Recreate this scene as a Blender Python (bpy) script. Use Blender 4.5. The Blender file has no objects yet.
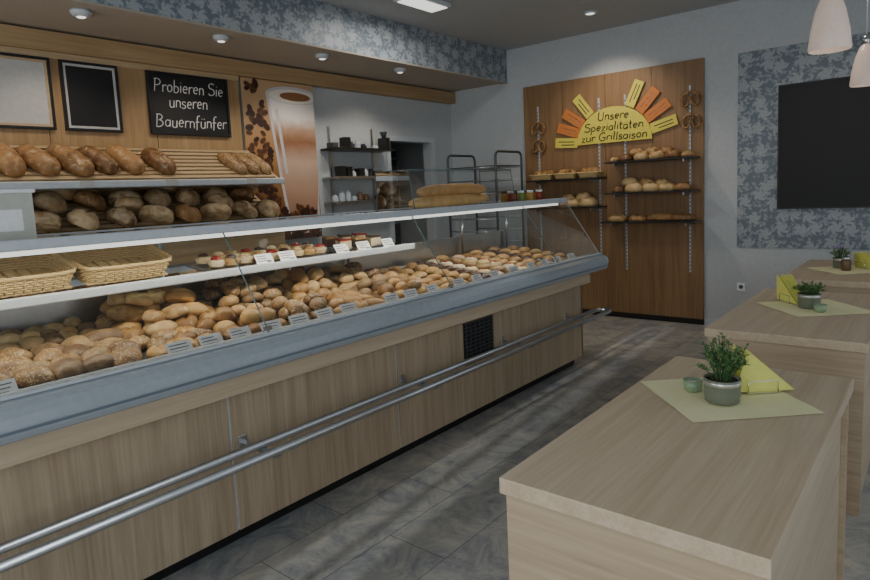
import bpy, math, random
from mathutils import Matrix, Vector, Euler
random.seed(7)
D=bpy.data
COL=bpy.context.scene.collection
# ---------------------------------------------------------------- materials
def newmat(name):
    m=D.materials.new(name); m.use_nodes=True
    nt=m.node_tree; b=nt.nodes['Principled BSDF']
    return m,nt,b
def c4(c): return (c[0],c[1],c[2],1)
def plain(name,c,rough=.5,metal=0,emit=0,bump=0,bscale=40,alpha=None):
    m,nt,b=newmat(name)
    n=nt.nodes.new('ShaderNodeTexNoise'); n.inputs['Scale'].default_value=bscale; n.inputs['Detail'].default_value=3
    tc=nt.nodes.new('ShaderNodeTexCoord'); nt.links.new(tc.outputs['Object'],n.inputs['Vector'])
    r=nt.nodes.new('ShaderNodeValToRGB')
    r.color_ramp.elements[0].position=.3; r.color_ramp.elements[1].position=.7
    r.color_ramp.elements[0].color=c4([x*.94 for x in c]); r.color_ramp.elements[1].color=c4([min(1,x*1.04) for x in c])
    nt.links.new(n.outputs['Fac'],r.inputs['Fac']); nt.links.new(r.outputs['Color'],b.inputs['Base Color'])
    b.inputs['Roughness'].default_value=rough; b.inputs['Metallic'].default_value=metal
    if emit:
        b.inputs['Emission Color'].default_value=c4(c); b.inputs['Emission Strength'].default_value=emit
    if bump:
        bp=nt.nodes.new('ShaderNodeBump'); bp.inputs['Strength'].default_value=bump; bp.inputs['Distance'].default_value=.01
        nt.links.new(n.outputs['Fac'],bp.inputs['Height']); nt.links.new(bp.outputs['Normal'],b.inputs['Normal'])
    return m
def wood(name,c1,c2,axis='x',rough=.45,scale=1.0,contrast=(.32,.68)):
    m,nt,b=newmat(name)
    tc=nt.nodes.new('ShaderNodeTexCoord'); mp=nt.nodes.new('ShaderNodeMapping')
    s={'x':(1.2,22,22),'y':(22,1.2,22),'z':(22,22,1.2)}[axis]
    mp.inputs['Scale'].default_value=[v*scale for v in s]
    nt.links.new(tc.outputs['Object'],mp.inputs['Vector'])
    n=nt.nodes.new('ShaderNodeTexNoise'); n.inputs['Scale'].default_value=1; n.inputs['Detail'].default_value=6; n.inputs['Roughness'].default_value=.6; n.inputs['Distortion'].default_value=.6
    nt.links.new(mp.outputs['Vector'],n.inputs['Vector'])
    mp2=nt.nodes.new('ShaderNodeMapping'); mp2.inputs['Scale'].default_value=[v*scale*(6 if v>2 else 2.2) for v in s]
    nt.links.new(tc.outputs['Object'],mp2.inputs['Vector'])
    n2=nt.nodes.new('ShaderNodeTexNoise'); n2.inputs['Scale'].default_value=1; n2.inputs['Detail'].default_value=2
    nt.links.new(mp2.outputs['Vector'],n2.inputs['Vector'])
    mx=nt.nodes.new('ShaderNodeMath'); mx.operation='MULTIPLY_ADD'; mx.inputs[1].default_value=.35
    nt.links.new(n2.outputs['Fac'],mx.inputs[0])
    m3=nt.nodes.new('ShaderNodeMath'); m3.operation='MULTIPLY'; m3.inputs[1].default_value=.65
    nt.links.new(n.outputs['Fac'],m3.inputs[0]); nt.links.new(m3.outputs[0],mx.inputs[2])
    r=nt.nodes.new('ShaderNodeValToRGB'); r.color_ramp.elements[0].position=contrast[0]; r.color_ramp.elements[1].position=contrast[1]
    r.color_ramp.elements[0].color=c4(c1); r.color_ramp.elements[1].color=c4(c2)
    nt.links.new(mx.outputs[0],r.inputs['Fac']); nt.links.new(r.outputs['Color'],b.inputs['Base Color'])
    b.inputs['Roughness'].default_value=rough
    bp=nt.nodes.new('ShaderNodeBump'); bp.inputs['Strength'].default_value=.12; bp.inputs['Distance'].default_value=.004
    nt.links.new(mx.outputs[0],bp.inputs['Height']); nt.links.new(bp.outputs['Normal'],b.inputs['Normal'])
    return m
def glass(name,tint=(.93,.97,.97),refl=1.0):
    m=D.materials.new(name); m.use_nodes=True; nt=m.node_tree; nt.nodes.clear()
    o=nt.nodes.new('ShaderNodeOutputMaterial'); t=nt.nodes.new('ShaderNodeBsdfTransparent'); g=nt.nodes.new('ShaderNodeBsdfGlossy')
    f=nt.nodes.new('ShaderNodeFresnel'); f.inputs['IOR'].default_value=1.45
    mu=nt.nodes.new('ShaderNodeMath'); mu.operation='MULTIPLY'; mu.inputs[1].default_value=refl; mu.use_clamp=True
    t.inputs['Color'].default_value=c4(tint); g.inputs['Roughness'].default_value=.02
    mx=nt.nodes.new('ShaderNodeMixShader')
    nt.links.new(f.outputs[0],mu.inputs[0]); nt.links.new(mu.outputs[0],mx.inputs[0])
    nt.links.new(t.outputs[0],mx.inputs[1]); nt.links.new(g.outputs[0],mx.inputs[2]); nt.links.new(mx.outputs[0],o.inputs[0])
    return m
def zramp(name,z0,z1,stops,rough=.45):
    """print whose colour runs bottom to top between heights z0 and z1"""
    m,nt,b=newmat(name)
    tc=nt.nodes.new('ShaderNodeTexCoord'); sp=nt.nodes.new('ShaderNodeSeparateXYZ'); nt.links.new(tc.outputs['Object'],sp.inputs[0])
    mr=nt.nodes.new('ShaderNodeMapRange'); mr.inputs['From Min'].default_value=z0; mr.inputs['From Max'].default_value=z1
    no=nt.nodes.new('ShaderNodeTexNoise'); no.inputs['Scale'].default_value=7; nt.links.new(tc.outputs['Object'],no.inputs['Vector'])
    ad=nt.nodes.new('ShaderNodeMath'); ad.operation='MULTIPLY_ADD'; ad.inputs[1].default_value=.12; nt.links.new(no.outputs['Fac'],ad.inputs[0]); nt.links.new(sp.outputs[2],ad.inputs[2])
    nt.links.new(ad.outputs[0],mr.inputs['Value'])
    r=nt.nodes.new('ShaderNodeValToRGB'); e=r.color_ramp.elements
    e[0].position=stops[0][0]; e[0].color=c4(stops[0][1]); e[1].position=stops[-1][0]; e[1].color=c4(stops[-1][1])
    for p,c in stops[1:-1]:
        x=e.new(p); x.color=c4(c)
    nt.links.new(mr.outputs[0],r.inputs['Fac']); nt.links.new(r.outputs['Color'],b.inputs['Base Color']); b.inputs['Roughness'].default_value=rough
    return m
def crust(name,light,dark,flour=0.0,seeds=0.0,seedc=(.75,.62,.38),fscale=26):
    m,nt,b=newmat(name)
    tc=nt.nodes.new('ShaderNodeTexCoord'); ge=nt.nodes.new('ShaderNodeNewGeometry')
    n=nt.nodes.new('ShaderNodeTexNoise'); n.inputs['Scale'].default_value=18; n.inputs['Detail'].default_value=5
    nt.links.new(tc.outputs['Object'],n.inputs['Vector'])
    ad=nt.nodes.new('ShaderNodeMath'); ad.operation='MULTIPLY_ADD'; ad.inputs[1].default_value=.5
    nt.links.new(ge.outputs['Random Per Island'],ad.inputs[0]); 
    sb=nt.nodes.new('ShaderNodeMath'); sb.operation='SUBTRACT'; sb.inputs[1].default_value=.25
    nt.links.new(n.outputs['Fac'],sb.inputs[0]); nt.links.new(sb.outputs[0],ad.inputs[2])
    r=nt.nodes.new('ShaderNodeValToRGB'); r.color_ramp.elements[0].position=.28; r.color_ramp.elements[1].position=.72
    r.color_ramp.elements[0].color=c4(dark); r.color_ramp.elements[1].color=c4(light)
    nt.links.new(ad.outputs[0],r.inputs['Fac']); last=r.outputs['Color']
    if flour>0:
        n2=nt.nodes.new('ShaderNodeTexNoise'); n2.inputs['Scale'].default_value=fscale; n2.inputs['Detail'].default_value=4; n2.inputs['Distortion'].default_value=.6
        nt.links.new(tc.outputs['Object'],n2.inputs['Vector'])
        rr=nt.nodes.new('ShaderNodeValToRGB'); rr.color_ramp.elements[0].position=.60-flour*.25; rr.color_ramp.elements[1].position=.82-flour*.2
        rr.color_ramp.elements[1].color=(.7,.7,.7,1)
        nt.links.new(n2.outputs['Fac'],rr.inputs['Fac'])
        mm=nt.nodes.new('ShaderNodeMix'); mm.data_type='RGBA'
        nt.links.new(rr.outputs['Color'],mm.inputs[0]); nt.links.new(last,mm.inputs[6]); mm.inputs[7].default_value=(.68,.54,.33,1); last=mm.outputs[2]
    if seeds>0:
        v=nt.nodes.new('ShaderNodeTexVoronoi'); v.inputs['Scale'].default_value=110
        nt.links.new(tc.outputs['Object'],v.inputs['Vector'])
        rr=nt.nodes.new('ShaderNodeValToRGB'); rr.color_ramp.elements[0].position=.2+seeds*.2; rr.color_ramp.elements[1].position=.26+seeds*.2
        rr.color_ramp.elements[0].color=(.7,.7,.7,1); rr.color_ramp.elements[1].color=(0,0,0,1)
        nt.links.new(v.outputs['Distance'],rr.inputs['Fac'])
        mm=nt.nodes.new('ShaderNodeMix'); mm.data_type='RGBA'
        nt.links.new(rr.outputs['Color'],mm.inputs[0]); nt.links.new(last,mm.inputs[6]); mm.inputs[7].default_value=c4(seedc); last=mm.outputs[2]
    nt.links.new(last,b.inputs['Base Color']); b.inputs['Roughness'].default_value=.5
    bp=nt.nodes.new('ShaderNodeBump'); bp.inputs['Strength'].default_value=.6; bp.inputs['Distance'].default_value=.008
    nt.links.new(n.outputs['Fac'],bp.inputs['Height']); nt.links.new(bp.outputs['Normal'],b.inputs['Normal'])
    return m
def wallpaper():
    m,nt,b=newmat('floral_wallpaper'); N=nt.nodes; L=nt.links
    tc=N.new('ShaderNodeTexCoord'); sp=N.new('ShaderNodeSeparateXYZ'); L.new(tc.outputs['Object'],sp.inputs[0])
    def mth(op,a=None,bb=None,c=None):
        n=N.new('ShaderNodeMath'); n.operation=op
        for i,v in enumerate((a,bb,c)):
            if v is None: continue
            if isinstance(v,(int,float)): n.inputs[i].default_value=v
            else: L.new(v,n.inputs[i])
        return n.outputs[0]
    s=mth('ADD',sp.outputs[0],sp.outputs[1])
    def flower(scale,off,petals,R,amp,mixsoft):
        u=mth('MULTIPLY_ADD',s,scale,off); w=mth('MULTIPLY_ADD',sp.outputs[2],scale,off*1.7)
        cb=N.new('ShaderNodeCombineXYZ'); L.new(u,cb.inputs[0]); L.new(w,cb.inputs[1])
        no=N.new('ShaderNodeTexNoise'); no.inputs['Scale'].default_value=1.6; no.inputs['Detail'].default_value=2; L.new(cb.outputs[0],no.inputs['Vector'])
        vo=N.new('ShaderNodeTexVoronoi'); vo.voronoi_dimensions='2D'; vo.inputs['Scale'].default_value=1; vo.inputs['Randomness'].default_value=.75
        L.new(cb.outputs[0],vo.inputs['Vector'])
        d=N.new('ShaderNodeVectorMath'); d.operation='SUBTRACT'; L.new(cb.outputs[0],d.inputs[0]); L.new(vo.outputs['Position'],d.inputs[1])
        sd=N.new('ShaderNodeSeparateXYZ'); L.new(d.outputs[0],sd.inputs[0])
        an=mth('ARCTAN2',sd.outputs[1],sd.outputs[0]); col=N.new('ShaderNodeSeparateColor'); L.new(vo.outputs['Color'],col.inputs[0])
        an=mth('MULTIPLY_ADD',col.outputs[0],6.28,an)
        an=mth('ADD',an,mth('MULTIPLY',vo.outputs['Distance'],3.2))
        pc=mth('COSINE',mth('MULTIPLY',an,petals))
        lim=mth('MULTIPLY_ADD',pc,amp,R); lim=mth('ADD',lim,mth('MULTIPLY_ADD',no.outputs['Fac'],.35,-.17))
        dist=mth('SUBTRACT',lim,vo.outputs['Distance'])
        mask=mth('MULTIPLY',dist,22); cl=N.new('ShaderNodeClamp'); L.new(mask,cl.inputs[0])
        ln=mth('COSINE',mth('MULTIPLY',dist,46)); ln=mth('MULTIPLY_ADD',ln,.30,.70)
        return mth('MULTIPLY',cl.outputs[0],ln)
    a=flower(6.5,.0,5,.36,.11,0); c=flower(12,5.3,2,.24,.20,0); e=flower(18,9.1,3,.20,.14,0)
    f=mth('MAXIMUM',a,mth('MULTIPLY',mth('MAXIMUM',c,e),.75))
    mm=N.new('ShaderNodeMix'); mm.data_type='RGBA'; L.new(f,mm.inputs[0]); mm.inputs[6].default_value=(.155,.195,.23,1); mm.inputs[7].default_value=(.43,.47,.49,1)
    L.new(mm.outputs[2],b.inputs['Base Color']); b.inputs['Roughness'].default_value=.45
    return m
def floormat():
    m,nt,b=newmat('floor_stone_tile')
    tc=nt.nodes.new('ShaderNodeTexCoord')
    br=nt.nodes.new('ShaderNodeTexBrick'); br.inputs['Scale'].default_value=1
    br.inputs['Brick Width'].default_value=.92; br.inputs['Row Height'].default_value=.31; br.inputs['Mortar Size'].default_value=.003
    br.inputs['Color1'].default_value=(.54,.51,.45,1); br.inputs['Color2'].default_value=(.40,.405,.40,1); br.inputs['Mortar'].default_value=(.22,.22,.21,1)
    nt.links.new(tc.outputs['Object'],br.inputs['Vector'])
    n=nt.nodes.new('ShaderNodeTexNoise'); n.inputs['Scale'].default_value=4.6; n.inputs['Detail'].default_value=12; n.inputs['Roughness'].default_value=.80; n.inputs['Distortion'].default_value=.9
    nt.links.new(tc.outputs['Object'],n.inputs['Vector'])
    r=nt.nodes.new('ShaderNodeValToRGB'); e=r.color_ramp.elements; e[0].position=.37; e[1].position=.64
    e[0].color=(.42,.46,.52,1); e[1].color=(1.18,1.13,1.03,1)
    x=e.new(.48); x.color=(.72,.745,.77,1)
    nt.links.new(n.outputs['Fac'],r.inputs['Fac'])
    mm=nt.nodes.new('ShaderNodeMix'); mm.data_type='RGBA'; mm.blend_type='MULTIPLY'; mm.inputs[0].default_value=1
    nt.links.new(br.outputs['Color'],mm.inputs[6]); nt.links.new(r.outputs['Color'],mm.inputs[7])
    nt.links.new(mm.outputs[2],b.inputs['Base Color']); b.inputs['Roughness'].default_value=.34
    bp=nt.nodes.new('ShaderNodeBump'); bp.inputs['Strength'].default_value=.35; bp.inputs['Distance'].default_value=.005
    nt.links.new(n.outputs['Fac'],bp.inputs['Height']); nt.links.new(bp.outputs['Normal'],b.inputs['Normal'])
    return m
M=dict(
 oakx=wood('pale_oak_x',(.48,.37,.245),(.64,.53,.385),'x'), oakz=wood('pale_oak_z',(.32,.24,.155),(.51,.415,.29),'z'),
 oaky=wood('pale_oak_y',(.39,.29,.185),(.56,.45,.315),'y'), oakwarm=wood('warm_oak',(.31,.18,.075),(.49,.325,.155),'z'),
 oakwarmx=wood('warm_oak_x',(.32,.20,.09),(.50,.355,.185),'x'),
 paneldk=wood('honey_wood_panel',(.19,.105,.045),(.33,.195,.09),'z',scale=.8),
 slat=wood('slat_wood',(.42,.29,.15),(.57,.43,.255),'x'),
 wall=plain('wall_paint',(.52,.55,.565),.8), ceil=plain('ceiling_paint',(.44,.455,.46),.85),
 beige=plain('soffit_underside_paint',(.42,.37,.30),.8),
 paper=wallpaper(), floor=floormat(),
 white=plain('white_lacquer',(.55,.60,.635),.3), bumper=plain('blue_grey_bumper',(.36,.41,.45),.18),
 bumperdk=plain('bumper_groove',(.14,.18,.22),.3),
 steel=plain('stainless_steel',(.55,.57,.59),.28,1), darksteel=plain('dark_steel',(.10,.11,.12),.35,.6),
 chrome=plain('chrome',(.75,.76,.78),.12,1),
 black=plain('black_plastic',(.012,.012,.013),.35), screen=plain('blackboard_surface',(.008,.008,.009),.55),
 deck=plain('deck_tray_grey',(.08,.085,.09),.35), glass=glass('case_glass',refl=2.0), glassthin=glass('shelf_glass',(.8,.88,.88),1.2), boxglass=glass('showcase_glass',(.97,.98,.98),1.2),
 edge=plain('glass_edge_green',(.10,.18,.17),.2),
 card=plain('price_card',(.84,.85,.87),.6), cream_board=plain('writing_board_cream',(.52,.52,.50),.5), ink=plain('ink',(.03,.03,.04),.7), chalk=plain('chalk',(.72,.72,.70),.9),
 yellow=plain('yellow_card',(.72,.63,.09),.6), orange=plain('orange_card',(.62,.20,.045),.6),
 wicker=plain('wicker',(.60,.43,.20),.6,bscale=120,bump=.4),
 cloth=plain('lime_napkin_cloth',(.84,.81,.48),.85,bscale=300,bump=.3), napkin=plain('lime_paper_napkin',(.76,.76,.20),.8),
 pot=plain('stoneware_pot',(.17,.19,.14),.35), potrim=plain('pot_rim_steel',(.55,.56,.52),.3,.8), soil=plain('soil',(.04,.03,.02),.9,bump=1,bscale=200),
 leaf=plain('herb_leaf',(.06,.15,.045),.5), leaf2=plain('herb_leaf_pale',(.15,.25,.10),.5), flower=plain('lavender_flower',(.28,.18,.45),.6),
 wax=plain('candle_wax',(.7,.72,.6),.5), greeng=plain('green_jar',(.25,.36,.22),.25),
 brownj=plain('brown_sugar_jar',(.16,.09,.05),.25), jarr=plain('jam_red',(.30,.04,.02),.25), jary=plain('jam_honey',(.45,.26,.05),.25), jarg=plain('pickle_green',(.20,.24,.06),.25),
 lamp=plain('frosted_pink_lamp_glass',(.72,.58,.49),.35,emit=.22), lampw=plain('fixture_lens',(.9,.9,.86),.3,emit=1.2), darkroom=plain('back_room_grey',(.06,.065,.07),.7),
 bun1=crust('roll_crust_golden',(.54,.32,.11),(.24,.115,.03),.15), bun2=crust('roll_crust_pale',(.61,.43,.20),(.36,.20,.07),.40),
 bun3=crust('roll_crust_seeded',(.35,.20,.075),(.13,.06,.02),.15,.35), bun4=crust('roll_crust_poppy',(.38,.245,.105),(.16,.085,.035),0,.5,(.06,.05,.05)),
 loaf=crust('loaf_crust_brown',(.36,.19,.07),(.13,.06,.02),.25), loaf2=crust('loaf_crust_floured',(.40,.24,.10),(.15,.075,.03),1.0,fscale=16),
 pastry=crust('pastry_glazed',(.54,.32,.11),(.27,.13,.035),.3), cream=crust('cream_cake',(.75,.64,.44),(.6,.42,.2),.5), berry=plain('berry_glaze',(.35,.03,.02),.2),
 choco=plain('chocolate',(.07,.03,.015),.3), bag=crust('baguette_crust',(.90,.58,.24),(.66,.37,.13),.45),
 plastic=plain('frosted_plastic',(.50,.50,.44),.3),
 poster=zramp('poster_print_background',1.1,2.64,[(0,(.05,.018,.006)),(.25,(.22,.09,.03)),(.6,(.46,.24,.09)),(1,(.55,.36,.20))]),
 bean=plain('printed_bean',(.045,.014,.005),.5), bean2=plain('printed_bean_light',(.13,.05,.018),.5), crease=plain('printed_bean_crease',(.02,.006,.002),.5),
 lattep=zramp('poster_print_latte',1.2,2.52,[(0,(.18,.08,.04)),(.3,(.45,.27,.18)),(.55,(.60,.43,.32)),(.70,(.30,.13,.06)),(.80,(.50,.32,.21)),(.88,(.85,.80,.74)),(1,(.80,.78,.76))]),
 latte=plain('printed_latte',(.30,.13,.05),.4), foam=plain('printed_foam',(.85,.80,.72),.4), glassp=plain('printed_glass',(.62,.60,.60),.4), glassd=plain('printed_glass_shadow',(.10,.05,.03),.4),
)
# ---------------------------------------------------------------- helpers
def link(o,parent=None):
    COL.objects.link(o)
    if parent is not None:
        o.parent=parent; o.matrix_parent_inverse=Matrix.Translation(parent.location).inverted()
    return o
def empty(name,loc=(0,0,0)):
    e=D.objects.new(name,None); e.location=loc; e.empty_display_size=.05; COL.objects.link(e); return e
def meshobj(name,vs,fs,mat,parent=None,smooth=False,bevel=0,seg=2):
    me=D.meshes.new(name); me.from_pydata([tuple(v) for v in vs],[],fs); me.update()
    mats=mat if isinstance(mat,list) else [mat]
    for m in mats: me.materials.append(m)
    if smooth:
        for p in me.polygons: p.use_smooth=True
    o=D.objects.new(name,me); link(o,parent)
    if bevel:
        b=o.modifiers.new('bev','BEVEL'); b.width=bevel; b.segments=seg; b.limit_method='ANGLE'
    return o
def boxvf(x0,x1,y0,y1,z0,z1):
    v=[(x0,y0,z0),(x1,y0,z0),(x1,y1,z0),(x0,y1,z0),(x0,y0,z1),(x1,y0,z1),(x1,y1,z1),(x0,y1,z1)]
    f=[(0,3,2,1),(4,5,6,7),(0,1,5,4),(1,2,6,5),(2,3,7,6),(3,0,4,7)]
    return v,f
def box(name,x0,x1,y0,y1,z0,z1,mat,parent=None,bevel=0.0):
    v,f=boxvf(x0,x1,y0,y1,z0,z1); return meshobj(name,v,f,mat,parent,bevel=bevel)
class Acc:
    def __init__(s): s.v=[]; s.f=[]; s.mi=[]
    def add(s,v,f,mtx=None,mi=0):
        o=len(s.v)
        for p in v: s.v.append(tuple(mtx@Vector(p)) if mtx is not None else tuple(p))
        for q in f: s.f.append(tuple(i+o for i in q)); s.mi.append(mi)
    def box(s,x0,x1,y0,y1,z0,z1,mi=0,mtx=None):
        v,f=boxvf(x0,x1,y0,y1,z0,z1); s.add(v,f,mtx,mi)
    def obj(s,name,mats,parent=None,smooth=False,bevel=0):
        o=meshobj(name,s.v,s.f,mats,parent,smooth,bevel)
        for p,i in zip(o.data.polygons,s.mi): p.material_index=i
        return o
def tubevf(pts,r,seg=10,closed=False,cap=True):
    pts=[Vector(p) for p in pts]; n=len(pts); V=[];F=[]
    up=Vector((0,0,1)); prev=None
    for i,p in enumerate(pts):
        a=pts[(i-1)%n] if (closed or i>0) else p; b=pts[(i+1)%n] if (closed or i<n-1) else p
        t=(b-a).normalized()
        if prev is None:
            ref=up if abs(t.z)<.9 else Vector((1,0,0)); u=t.cross(ref).normalized()
        else:
            u=(prev-t*prev.dot(t)).normalized()
        prev=u; w=t.cross(u)
        rr=r[i] if isinstance(r,(list,tuple)) else r
        for k in range(seg):
            an=2*math.pi*k/seg; V.append(p+u*math.cos(an)*rr+w*math.sin(an)*rr)
    m=n if closed else n-1
    for i in range(m):
        j=(i+1)%n
        for k in range(seg):
            F.append((i*seg+k,i*seg+(k+1)%seg,j*seg+(k+1)%seg,j*seg+k))
    if cap and not closed:
        F.append(tuple(range(seg))[::-1]); F.append(tuple((n-1)*seg+k for k in range(seg)))
    return V,F
def tube(name,pts,r,mat,parent=None,seg=12,closed=False):
    v,f=tubevf(pts,r,seg,closed); return meshobj(name,v,f,mat,parent,smooth=True)
def lathevf(prof,seg=28,cap=True):
    V=[];F=[]
    for r,z in prof:
        for k in range(seg):
            a=2*math.pi*k/seg; V.append((r*math.cos(a),r*math.sin(a),z))
    for i in range(len(prof)-1):
        for k in range(seg):
            F.append((i*seg+k,i*seg+(k+1)%seg,(i+1)*seg+(k+1)%seg,(i+1)*seg+k))
    if cap:
        F.append(tuple(range(seg))[::-1]); F.append(tuple((len(prof)-1)*seg+k for k in range(seg)))
    return V,F
def lathe(name,prof,loc,mat,parent=None,seg=28,cap=True):
    v,f=lathevf(prof,seg,cap); v=[(p[0]+loc[0],p[1]+loc[1],p[2]+loc[2]) for p in v]
    return meshobj(name,v,f,mat,parent,smooth=True)
def prism(name,prof,x0,x1,mat,parent=None,bevel=0,smooth=False):
    n=len(prof); V=[(x0,y,z) for y,z in prof]+[(x1,y,z) for y,z in prof]
    F=[(i,(i+1)%n,n+(i+1)%n,n+i) for i in range(n)]+[tuple(range(n))[::-1],tuple(range(n,2*n))]
    return meshobj(name,V,F,mat,parent,bevel=bevel)
def arc(cx,cy,rx,ry,a0,a1,n=9):
    return [(cx+rx*math.cos(math.radians(a0+(a1-a0)*i/n)),cy+ry*math.sin(math.radians(a0+(a1-a0)*i/n))) for i in range(n+1)]
# hand-drawn single-stroke letters: (advance, strokes); x-height .55, cap 1
G={
 'P':(.62,[[(.08,0),(.10,1.0)],[(.02,.95)]+arc(.22,.74,.28,.25,95,-95)+[(.1,.5)]]),
 'S':(.62,[arc(.30,.76,.24,.22,40,230)+arc(.28,.27,.27,.27,70,-150)]),
 'B':(.68,[[(.08,0),(.10,1.0)],[(.03,.97)]+arc(.2,.76,.27,.22,90,-90)+arc(.2,.27,.34,.27,90,-90)+[(.05,.0)]]),
 'U':(.66,[[(.08,1),(.08,.3)]+arc(.3,.28,.22,.28,180,360)+[(.52,1)]]),
 'G':(.72,[arc(.36,.5,.32,.5,50,320)+[(.6,.42),(.38,.42)]]),
 'r':(.38,[[(.08,.55),(.08,0)],[(.08,.35)]+arc(.26,.36,.16,.18,160,50)]),
 'o':(.50,[arc(.24,.27,.18,.27,90,450,12)]),
 'b':(.50,[[(.08,1.0),(.08,.02)]+arc(.22,.26,.20,.26,-110,130)]),
 'i':(.22,[[(.1,.55),(.1,0)],[(.1,.76),(.11,.80)]]),
 'e':(.48,[[(.07,.28),(.40,.32)]+arc(.24,.28,.17,.27,10,310)]),
 'n':(.50,[[(.08,.55),(.08,0)],[(.08,.32)]+arc(.24,.34,.16,.2,170,0)+[(.41,0)]]),
 's':(.42,[arc(.20,.41,.14,.13,30,240,6)+arc(.18,.14,.16,.14,70,-150,7)]),
 'u':(.52,[[(.08,.55),(.08,.2)]+arc(.24,.2,.16,.2,180,360)+[(.40,.55)],[(.41,.55),(.42,0)]]),
 'a':(.50,[arc(.22,.26,.17,.26,50,330,10),[(.39,.52),(.41,0)]]),
 'f':(.38,[arc(.26,.82,.13,.2,60,180,5)+[(.13,.5),(.13,-.12)],[(.02,.5),(.30,.52)]]),
 't':(.36,[[(.14,.88),(.14,.1)]+arc(.24,.1,.1,.1,180,290,4),[(.02,.56),(.30,.57)]]),
 'l':(.24,[[(.1,1.0),(.1,0)]]),
 'z':(.44,[[(.06,.52),(.36,.53),(.06,.02),(.38,.02)]]),
 'p':(.50,[[(.08,.55),(.08,-.4)],[(.08,.4)]+arc(.22,.28,.19,.26,120,-120)]),
}
G['ü']=(.52,G['u'][1]+[[(.14,.74),(.15,.78)],[(.32,.74),(.33,.78)]])
G['ä']=(.50,G['a'][1]+[[(.14,.74),(.15,.78)],[(.32,.74),(.33,.78)]])
def handwriting(name,s,size,org,ux,nrm,mat,parent,r=.004,width=None,slope=0.0,shear=.1,center=False):
    adv=sum(G[c][0] if c in G else .3 for c in s)
    sx=width/adv if width else size
    ux=Vector(ux); nrm=Vector(nrm); up=Vector((0,0,1)); org=Vector(org)
    if center: org=org-ux*(adv*sx/2)
    ac=Acc(); x=0
    for c in s:
        if c not in G: x+=.3; continue
        jit=random.uniform(-.04,.04)
        for st in G[c][1]:
            P=[org+ux*((x+px+py*shear)*sx)+up*((py+jit)*size+(x+px)*sx*slope)+nrm*.002 for px,py in st]
            Q=[P[0]]
            for p in P[1:]:
                if (p-Q[-1]).length>1e-4: Q.append(p)
            if len(Q)>1:
                v,f=tubevf(Q,r,5); ac.add(v,f)
        x+=G[c][0]
    return ac.obj(name,[mat],parent)
def bunvf(kind='round',seg=18,rings=10):
    V=[];F=[]
    ph=random.random()*6.28
    def shape(d):
        x,y,z=d; 
        k=1+.05*math.sin(3*math.atan2(y,x)+ph)+.03*math.sin(7*z+ph)
        x*=k;y*=k
        if kind=='kaiser':
            a=math.atan2(y,x); rr=math.hypot(x,y)
            z-=(.22*max(0,math.cos(5*(a+rr*1.2)))**6)*(rr) if z>0 else 0
        if kind in('slit','loaf'):
            if z>0: z-=.30*math.exp(-(y/.15)**2)*(1-min(1,abs(x))**4)
        if kind=='cuts':
            if z>0: z-=.16*max(0,math.sin(x*11+y*3))**8
        if kind=='cross':
            if z>0: z-=.24*(math.exp(-(x/.12)**2)+math.exp(-(y/.12)**2))*(1-min(1,math.hypot(x,y))**3)
        z=max(z,-.45)
        return (x,y,z)
    for i in range(rings+1):
        th=math.pi*i/rings
        for k in range(seg):
            a=2*math.pi*k/seg
            V.append(shape((math.sin(th)*math.cos(a),math.sin(th)*math.sin(a),math.cos(th))))
    for i in range(rings):
        for k in range(seg):
            F.append((i*seg+k,(i+1)*seg+k,(i+1)*seg+(k+1)%seg,i*seg+(k+1)%seg))
    return V,F
def place(acc,kind,p,s,rz=0,rx=0,ry=0,mi=0,seg=16,rings=9):
    v,f=bunvf(kind,seg,rings)
    mt=Matrix.Translation(p)@Euler((rx,ry,rz),'XYZ').to_matrix().to_4x4()@Matrix.Diagonal((s[0],s[1],s[2],1))
    acc.add(v,f,mt,mi)
def placelong(acc,p,s,rz,mi,ncut=6,seg=16,n=26):
    V=[];F=[]
    for i in range(n+1):
        t=-1+2*i/n; env=(1-abs(t)**3.2)**.5 if abs(t)<1 else 0.0
        env=max(env,.02)
        for k in range(seg):
            a=2*math.pi*k/seg; y=math.cos(a)*env; z=math.sin(a)*env
            if z>0: z*=1-.17*max(0,math.sin((t+.35*y)*math.pi*ncut))**6
            V.append((t,y,max(z,-.55)))
    for i in range(n):
        for k in range(seg): F.append((i*seg+k,i*seg+(k+1)%seg,(i+1)*seg+(k+1)%seg,(i+1)*seg+k))
    F.append(tuple(range(seg))[::-1]); F.append(tuple(n*seg+k for k in range(seg)))
    mt=Matrix.Translation(p)@Matrix.Rotation(rz,4,'Z')@Matrix.Diagonal((s[0],s[1],s[2],1))
    acc.add(V,F,mt,mi)
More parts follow.
